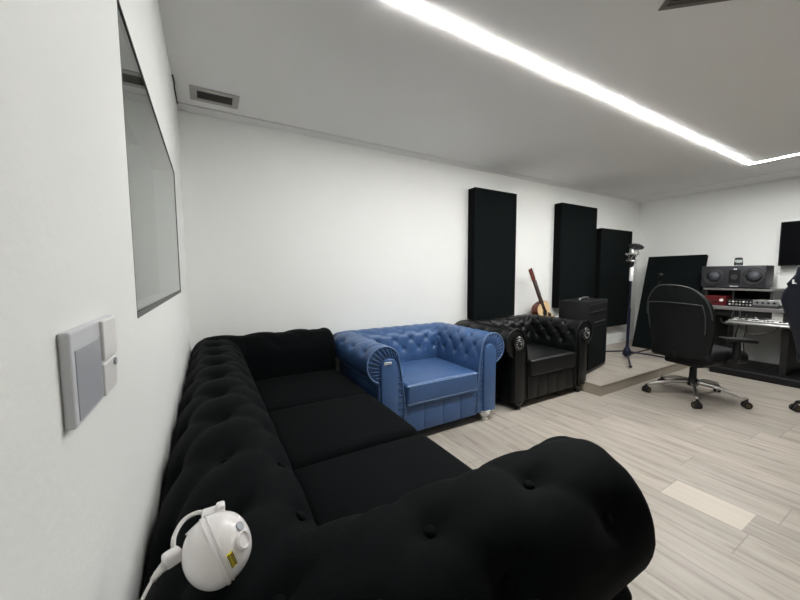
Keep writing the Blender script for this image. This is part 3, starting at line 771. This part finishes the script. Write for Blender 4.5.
# glass jar on the speaker
jr = thing('glass_jar', 'small clear glass jar with a dark lid on top of the wide speaker', 'jar', (5.26, 1.385, 1.18))
bm = NB(); lathe(bm, [(0, 0), (.032, 0), (.036, .008), (.036, .065), (.030, .072), (.026, .072), (.031, .062), (.032, .012), (0, .010)], seg=24); obj('jar_body', bm, M_cup, jr, True)
bm = NB(); lathe(bm, [(.033, 0), (.033, .016), (.02, .022), (0, .022)], (0, 0, .073)); obj('lid', bm, M_plastic2, jr, True, None, 40)
# rack gear under the shelf
rg = thing('audio_interface', 'red audio interface on the left of the desk under the shelf', 'audio interface', (5.0, 1.47, .735))
bm = NB(); box(bm, 0, .26, -.07, .11, 0, .105, .004); obj('case', bm, M_red, rg)
bm = NB(); lathe(bm, [(.017, 0), (.015, .018), (0, .02)], (0, -.035, .062), (-1, 0, 0), 16); obj('knob', bm, M_white, rg, True, None, 40)
for k in range(3):
    bm = NB(); lathe(bm, [(.010, 0), (.009, .008), (0, .009)], (0, .01+.03*k, .045), (-1, 0, 0), 12); obj('socket', bm, M_plastic, rg, True, None, 40)
mx = thing('rack_mixer', 'black rack unit covered in small knobs, between the red interface and silver preamp', 'mixer', (4.98, 1.265, .735))
bm = NB(); box(bm, 0, .28, -.085, .115, 0, .075, .003); obj('case', bm, M_plastic, mx)
random.seed(3)
for r_ in range(2):
    for k in range(7):
        bm = NB(); lathe(bm, [(.0085, 0), (.008, .014), (0, .015)], (0, -.07+.027*k, .024+.030*r_), (-1, 0, 0), 10); obj('knob', bm, M_steel if (k+r_) % 3 else M_white, mx, True, None, 40)
pa = thing('rack_preamp', 'silver rack preamp on the desk right of the black knobbed unit', 'preamp', (4.96, 1.082, .735))
bm = NB(); box(bm, 0, .26, -.085, .095, .028, .082, .003); obj('case', bm, M_steel, pa)
bm = NB(); box(bm, .0, .26, -.085, .095, 0, .027, .002); obj('lower_case', bm, M_plastic2, pa)
for k in range(4):
    bm = NB(); lathe(bm, [(.010, 0), (.009, .012), (0, .013)], (0, -.06+.04*k, .055), (-1, 0, 0), 12); obj('knob', bm, M_plastic, pa, True, None, 40)
ls = thing('desktop_gadget', 'small dark gadget standing at the right end of the desk shelf', 'gadget', (5.02, .93, .735))
bm = NB(); box(bm, 0, .10, -.05, .045, 0, .06, .01, 3); obj('base', bm, M_plastic2, ls, True, None, 40)
bm = NB(); box(bm, .04, .06, -.02, .02, .055, .15, .006, 2); obj('upright', bm, M_plastic, ls)

# monitor on the far wall
tv = thing('wall_monitor', 'switched-off flat black screen mounted on the far wall at right edge', 'screen', (XR, .62, 1.145))
bm = NB(); box(bm, -.10, -.06, -.475, .51, .03, .51, .004); obj('housing', bm, M_plastic, tv)
bm = NB(); box(bm, -.104, -.099, -.465, .50, .04, .50); obj('display', bm, M_screen, tv)
bm = NB(); box(bm, -.062, -.001, -.15, .15, .15, .40); obj('wall_bracket', bm, M_plastic, tv)

# ------------------------------------------------------------------ swivel chairs
def star_base(t, ang0, R, legmat, hubz=.36, zl=.10):
    for k in range(5):
        a = math.radians(ang0+72*k); ca, sa = math.cos(a), math.sin(a)
        bm = NB(); pts = [(.03*ca, .03*sa, zl+.035), (R*.5*ca, R*.5*sa, zl+.02), (R*ca, R*sa, zl-.025)]
        tube(bm, smoothpath(pts, 4), .015, 10, rf=lambda s: .021-.008*s); lg = obj('leg', bm, legmat, t, True)
        bm = NB(); cyl(bm, (R*ca, R*sa, .05), (R*ca, R*sa, zl-.02), .008); obj('caster_stem', bm, M_plastic, lg, True, None, 40)
        tx, ty = -math.sin(a+.6), math.cos(a+.6)
        for s_ in (-1, 1):
            c0 = Vector((R*ca+tx*.006*s_, R*sa+ty*.006*s_, .028)); c1 = Vector((R*ca+tx*.024*s_, R*sa+ty*.024*s_, .028))
            bm = NB(); cyl(bm, c0, c1, .028, 20); obj('caster_wheel', bm, M_rubber, lg, True, None, 40)
            bm = NB(); cyl(bm, c1, c1+Vector((tx, ty, 0))*.002*s_, .016, 16); obj('caster_cap', bm, M_bronze, lg, True, None, 40)
        bm = NB(); box(bm, -.018, .018, -.006, .006, .03, .064, .004, 2, M=Matrix.Translation((R*ca, R*sa, 0)) @ Matrix.Rotation(a+.6+PI/2, 4, 'Z')); obj('caster_hood', bm, M_rubber, lg)
    bm = NB(); lathe(bm, [(.03, zl-.005), (.04, zl+.005), (.04, zl+.05), (.028, zl+.07), (.026, hubz-.1), (.018, hubz-.1), (.018, hubz)]); obj('gas_lift', bm, M_plastic, t, True, None, 40)
# office chair: local +X is where the sitter looks
oc = thing('office_chair', 'black mesh office chair on an aluminium star base with casters', 'office chair', (3.72, 1.225, 0), 0)
star_base(oc, 132, .345, M_chrome, .36)
of = math.radians(-13); RO = Matrix.Rotation(of, 4, 'Z')
bm = NB(); softbox(bm, (0, 0, 0), (.245, .25, .055), .045, 10, .012)
for v in bm.verts: v.co = RO @ (v.co+Vector((.035, 0, .405-.045*max(0, (v.co.x-.1))/.13*.6)))
obj('seat', bm, M_mesh, oc, True)
bm = NB(); box(bm, -.17, .15, -.14, .14, .30, .37, .02, 3, M=RO); obj('tilt_mechanism', bm, M_plastic, oc, True, None, 40)
# backrest as a curved shell
def backpt(u, v):   # u -1..1 across, v 0..1 up
    wd = .215+.05*math.sin(min(1, v*1.6)*PI/2)-.10*max(0, (v-.55)/.45)**2
    hw = wd*1.0
    x = -.23-.035*math.sin(v*PI)*-1*.6-.10*v + .055*(u*u)
    z = .39+.612*v - (.045*abs(u)**3 if v > .8 else .0)*(v-.8)/.2 
    return Vector((x, u*hw, z))
bm = NB(); n1, n2 = 18, 22; th = .022
fr = [[bm.verts.new(RO @ backpt(-1+2*i/n1, j/n2)) for i in range(n1+1)] for j in range(n2+1)]
bk = [[bm.verts.new(RO @ (backpt(-1+2*i/n1, j/n2)+Vector((-th, 0, 0)))) for i in range(n1+1)] for j in range(n2+1)]
for j in range(n2):
    for i in range(n1):
        bm.faces.new((fr[j][i], fr[j][i+1], fr[j+1][i+1], fr[j+1][i])); bm.faces.new((bk[j][i], bk[j+1][i], bk[j+1][i+1], bk[j][i+1]))
for i in range(n1):
    bm.faces.new((fr[0][i], bk[0][i], bk[0][i+1], fr[0][i+1])); bm.faces.new((fr[n2][i], fr[n2][i+1], bk[n2][i+1], bk[n2][i]))
for j in range(n2):
    bm.faces.new((fr[j][0], fr[j+1][0], bk[j+1][0], bk[j][0])); bm.faces.new((fr[j][n1], bk[j][n1], bk[j+1][n1], fr[j+1][n1]))
br = obj('backrest', bm, M_mesh, oc, True, None, 50)
off = Vector((-th-.003, 0, 0))
bm = NB(); tube(bm, [RO @ (backpt(-.96+1.92*i/20, 1.0)+off) for i in range(21)]+[RO @ (backpt(.96-.0*j, 1-j/14)+off) for j in range(1, 9)][::1], .0045, 6) if False else tube(bm, [RO @ (backpt(.97, .55+.45*j/8)+off) for j in range(8)]+[RO @ (backpt(.97-1.94*i/20, 1.0)+off) for i in range(21)]+[RO @ (backpt(-.97, 1-.45*j/8)+off) for j in range(1, 9)], .0045, 6)
obj('edge_piping', bm, M_meshline, br, True)
bm = NB(); tube(bm, [RO @ (backpt(.85, .35+.37*j/6)+off*1.6) for j in range(6)]+[RO @ (backpt(.85-1.7*i/16, .74+.02*math.sin(PI*i/16))+off*1.6) for i in range(17)]+[RO @ (backpt(-.85, .72-.37*j/6)+off*1.6) for j in range(1, 7)], .004, 6)
obj('lower_piping', bm, M_meshline, br, True)
bm = NB(); tube(bm, [RO @ Vector(p) for p in smoothpath([(-.10, 0, .37), (-.20, 0, .375), (-.235, 0, .40), (-.24, 0, .43)], 5)], .018, 10); obj('back_bracket', bm, M_plastic, oc, True)
for s_ in (-1, 1):
    bm = NB(); tube(bm, [RO @ Vector(p) for p in smoothpath([(.0, s_*.10, .36), (.0, s_*.24, .365), (.01, s_*.285, .40), (.01, s_*.290, .50), (.01, s_*.29, .545)], 5)], .019, 10, rf=lambda q: .030-.006*q); ar = obj('armrest_post', bm, M_plastic, oc, True)
    MA = RO @ Matrix.Translation((.03, s_*.285, .560)) @ Matrix.Rotation(math.radians(-22 if s_ < 0 else 15), 4, 'Z') @ Matrix.Rotation(math.radians(4), 4, 'Y')
    bm = NB(); softbox(bm, (0, 0, 0), (.125, .045, .015), .013, 5)
    for v in bm.verts: v.co = MA @ v.co
    obj('arm_pad', bm, M_plastic, ar, True)
# gaming chair at the right edge
gc = thing('gaming_chair', 'dark navy-black gaming chair with a small white logo at the right edge', 'gaming chair', (4.09, .378, 0), 0)
star_base(gc, 107, .30, M_plastic, .36)
gz = math.radians(-33); RG = Matrix.Rotation(gz, 4, 'Z')
bm = NB(); softbox(bm, (0, 0, 0), (.25, .255, .06), .045, 10, .01)
for v in bm.verts: v.co = RG @ (v.co+Vector((.03, 0, .44)))
obj('seat', bm, M_gaming, gc, True)
bm = NB(); box(bm, -.14, .14, -.12, .12, .335, .39, .012, 3, M=RG); obj('tilt_mechanism', bm, M_plastic, gc)
hwp = [(.44, .20), (.50, .235), (.62, .25), (.78, .295), (.88, .315), (.95, .29), (1.03, .215), (1.09, .155), (1.14, .140), (1.165, .115), (1.178, .05)]
def hw_at(z):
    for (a, b), (c, d) in zip(hwp, hwp[1:]):
        if a <= z <= c: return b+(d-b)*(z-a)/(c-a)
    return hwp[-1][1]
bm = NB(); R1 = []; nz = 40; nu = 16
for j in range(nz+1):
    z = .44+(1.178-.44)*j/nz; h = hw_at(z); ring_ = []
    for k in range(2*nu):
        a = 2*PI*k/(2*nu); cx, sy = math.cos(a), math.sin(a)
        ex = abs(cx)**.6*(1 if cx > 0 else -1); ey = abs(sy)**.55*(1 if sy > 0 else -1)
        thk = .05 if z < 1.15 else .035
        x = -.24-.13*(z-.44)/.78+ex*thk+.05*abs(ey)**2.5*(1 if z < 1.0 else .4)
        ring_.append(bm.verts.new(RG @ Vector((x, ey*h, z))))
    R1.append(ring_)
for A, B in zip(R1, R1[1:]):
    for k in range(2*nu): bm.faces.new((A[k], A[(k+1) % (2*nu)], B[(k+1) % (2*nu)], B[k]))
bm.faces.new(R1[0]); bm.faces.new(R1[-1])
gb = obj('backrest', bm, M_gaming, gc, True, None, 60)
bm = NB(); box(bm, -.386, -.374, .135, .143, 1.015, 1.048, M=RG); box(bm, -.386, -.378, .118, .135, 1.015, 1.024, M=RG)
obj('logo', bm, M_white, gb)
for s_ in (-1, 1):
    bm = NB(); tube(bm, [RG @ Vector(p) for p in smoothpath([(.0, s_*.12, .37), (.0, s_*.27, .375), (.0, s_*.325, .42), (.0, s_*.325, .60)], 5)], .022, 10); ar = obj('armrest_post', bm, M_plastic, gc, True)
    bm = NB(); softbox(bm, (0, 0, 0), (.13, .05, .016), .014, 5)
    for v in bm.verts: v.co = RG @ (v.co+Vector((.02, s_*.325, .615)))
    obj('arm_pad', bm, M_plastic, ar, True)

# ------------------------------------------------------------------ white device lying on the sofa back
dv = thing('projector_lamp', 'round white plastic gadget with yellow label lying on the black sofa back', 'gadget', (-.004, .458, .757))
axis = Vector((1, .22, .28)).normalized()       # axis of the egg: lens end to the right
q = axis.to_track_quat('Z', 'Y').to_matrix()
def dvl(prof, seg=36, o=(0, 0, 0)):
    bm = NB(); lathe(bm, prof, Vector(o), axis, seg); return bm
R0 = .041
prof = []
for k in range(0, 17):
    a = -PI/2+PI/2*k/16; prof.append((R0*math.cos(a), -.004+R0*.82*math.sin(a)))
sh_ = obj('rear_shell', dvl(prof), M_devwhite, dv, True, None, 50)
prof = []
for k in range(0, 17):
    a = PI/2*k/16; prof.append((R0*.985*math.cos(a)**.85, .000+R0*.93*math.sin(a)))
fs = obj('front_shell', dvl([(0, 0)]+prof if False else prof), M_devwhite, dv, True, None, 50)
obj('seam_ring', dvl([(R0*.97, -.0055), (R0*1.035, -.005), (R0*1.035, -.0015), (R0*.99, -.001), (R0*.99, .001), (R0*1.02, .0015), (R0*1.02, .003), (R0*.97, .0035)]), M_devwhite, dv, True, None, 40)
# view helpers on the front shell: direction towards camera
view = (CAM-Vector((-.004, .458, .757))).normalized()
def on_front(along, ang):   # point on the front shell, ang around the axis from the viewer side
    e1 = (view-axis*view.dot(axis)).normalized(); e2 = axis.cross(e1)
    th_ = math.asin(min(1, along/(R0*.93))); rr = R0*.985*math.cos(th_)**.85
    rad = e1*math.cos(ang)+e2*math.sin(ang)
    p = axis*along+rad*rr; nrm = (rad*math.cos(th_)+axis*math.sin(th_)).normalized()
    return p, nrm, axis, rad
p, nrm, ax_, rad = on_front(.008, .52)
tx = nrm.cross(axis).normalized(); ty = nrm.cross(tx)
def plate(bm, p, nrm, tx, ty, w_, h_, t0, t1):
    vs = [bm.verts.new(p+tx*a*w_+ty*b*h_+nrm*t) for t in (t0, t1) for a, b in ((-1, -1), (1, -1), (1, 1), (-1, 1))]
    for f in ((0, 1, 2, 3), (7, 6, 5, 4), (0, 4, 5, 1), (1, 5, 6, 2), (2, 6, 7, 3), (3, 7, 4, 0)): bm.faces.new([vs[i] for i in f])
bm = NB(); plate(bm, p, nrm, tx, ty, .0085, .0032, -.001, .0011); yl = obj('warning_label', bm, M_yellow, dv)
bm = NB()
plate(bm, p+ty*.0015, nrm, tx, ty, .0085, .0003, .0009, .0014)
for k in range(5): plate(bm, p+tx*(-.006+.003*k)-ty*.0009, nrm, tx, ty, .0009, .0012, .0009, .0014)
plate(bm, p-ty*.0029, nrm, tx, ty, .0085, .0004, .0009, .0014); plate(bm, p+ty*.0029, nrm, tx, ty, .0085, .0004, .0009, .0014)
obj('label_print', bm, M_ink, yl)
p, nrm, ax_, rad = on_front(.026, .32)
bm = NB(); lathe(bm, [(.0105, -.004), (.0105, .001), (.009, .002), (.0078, .0), (.0078, -.002), (0, -.002)], p, nrm, 20); obj('lens_port', bm, M_devwhite, dv, True, None, 40)
p, nrm, ax_, rad = on_front(.029, -.20)
bm = NB(); lathe(bm, [(.006, -.002), (.006, .0012), (0, .0013)], p, nrm, 20); obj('lens_window', bm, M_switchgrey, dv, True, None, 40)
# hinge block + cable loop + strain relief
e2 = Vector((0, 0, 1)); topp = Vector((-.004, .036, .020))
bm = NB(); box(bm, -.013, .013, -.008, .010, -.008, .010, .003, 3, M=Matrix.Translation(topp)); box(bm, .004, .015, -.006, .008, .000, .015, .003, 3, M=Matrix.Translation(topp)); obj('hinge_block', bm, M_devwhite, dv, True, None, 50)
bm = NB(); box(bm, -.010, .009, -.007, .008, -.008, .009, .004, 3, M=Matrix.Translation((-.047, .004, .006)) @ Matrix.Rotation(.5, 4, 'Z')); obj('cable_clamp', bm, M_devwhite, dv, True, None, 50)
bm = NB(); tube(bm, smoothpath([(-.046, .006, .010), (-.046, .022, .020), (-.036, .040, .026), (-.020, .046, .026), (-.008, .040, .022)], 7), .0027, 10); obj('cable_loop', bm, M_wcable, dv, True)
bm = NB()
for k in range(7):
    a = k/6; tube(bm, [Vector((-.034+.012*a, .020+.012*a, .018)), Vector((-.014+.008*a, .028+.010*a, .028-.004*a))], .0013, 6)
obj('cooling_ribs', bm, M_devwhite, dv, True)
pc = smoothpath([(-.052, .002, .004), (-.062, -.010, .002), (-.069, -.022, -.002), (-.075, -.038, -.010), (-.077, -.075, -.020), (-.05, -.13, -.040), (-.02, -.17, -.060)], 8)
bm = NB(); tube(bm, pc, .003, 10, rf=lambda s: .0019); obj('power_cable', bm, M_wcable, dv, True)
bm = NB(); tube(bm, pc[2:12], .005, 12, rf=lambda s: .0056-.0028*s+(.0004 if int(s*17) % 3 == 0 else 0)); obj('strain_relief', bm, M_wcable, dv, True)
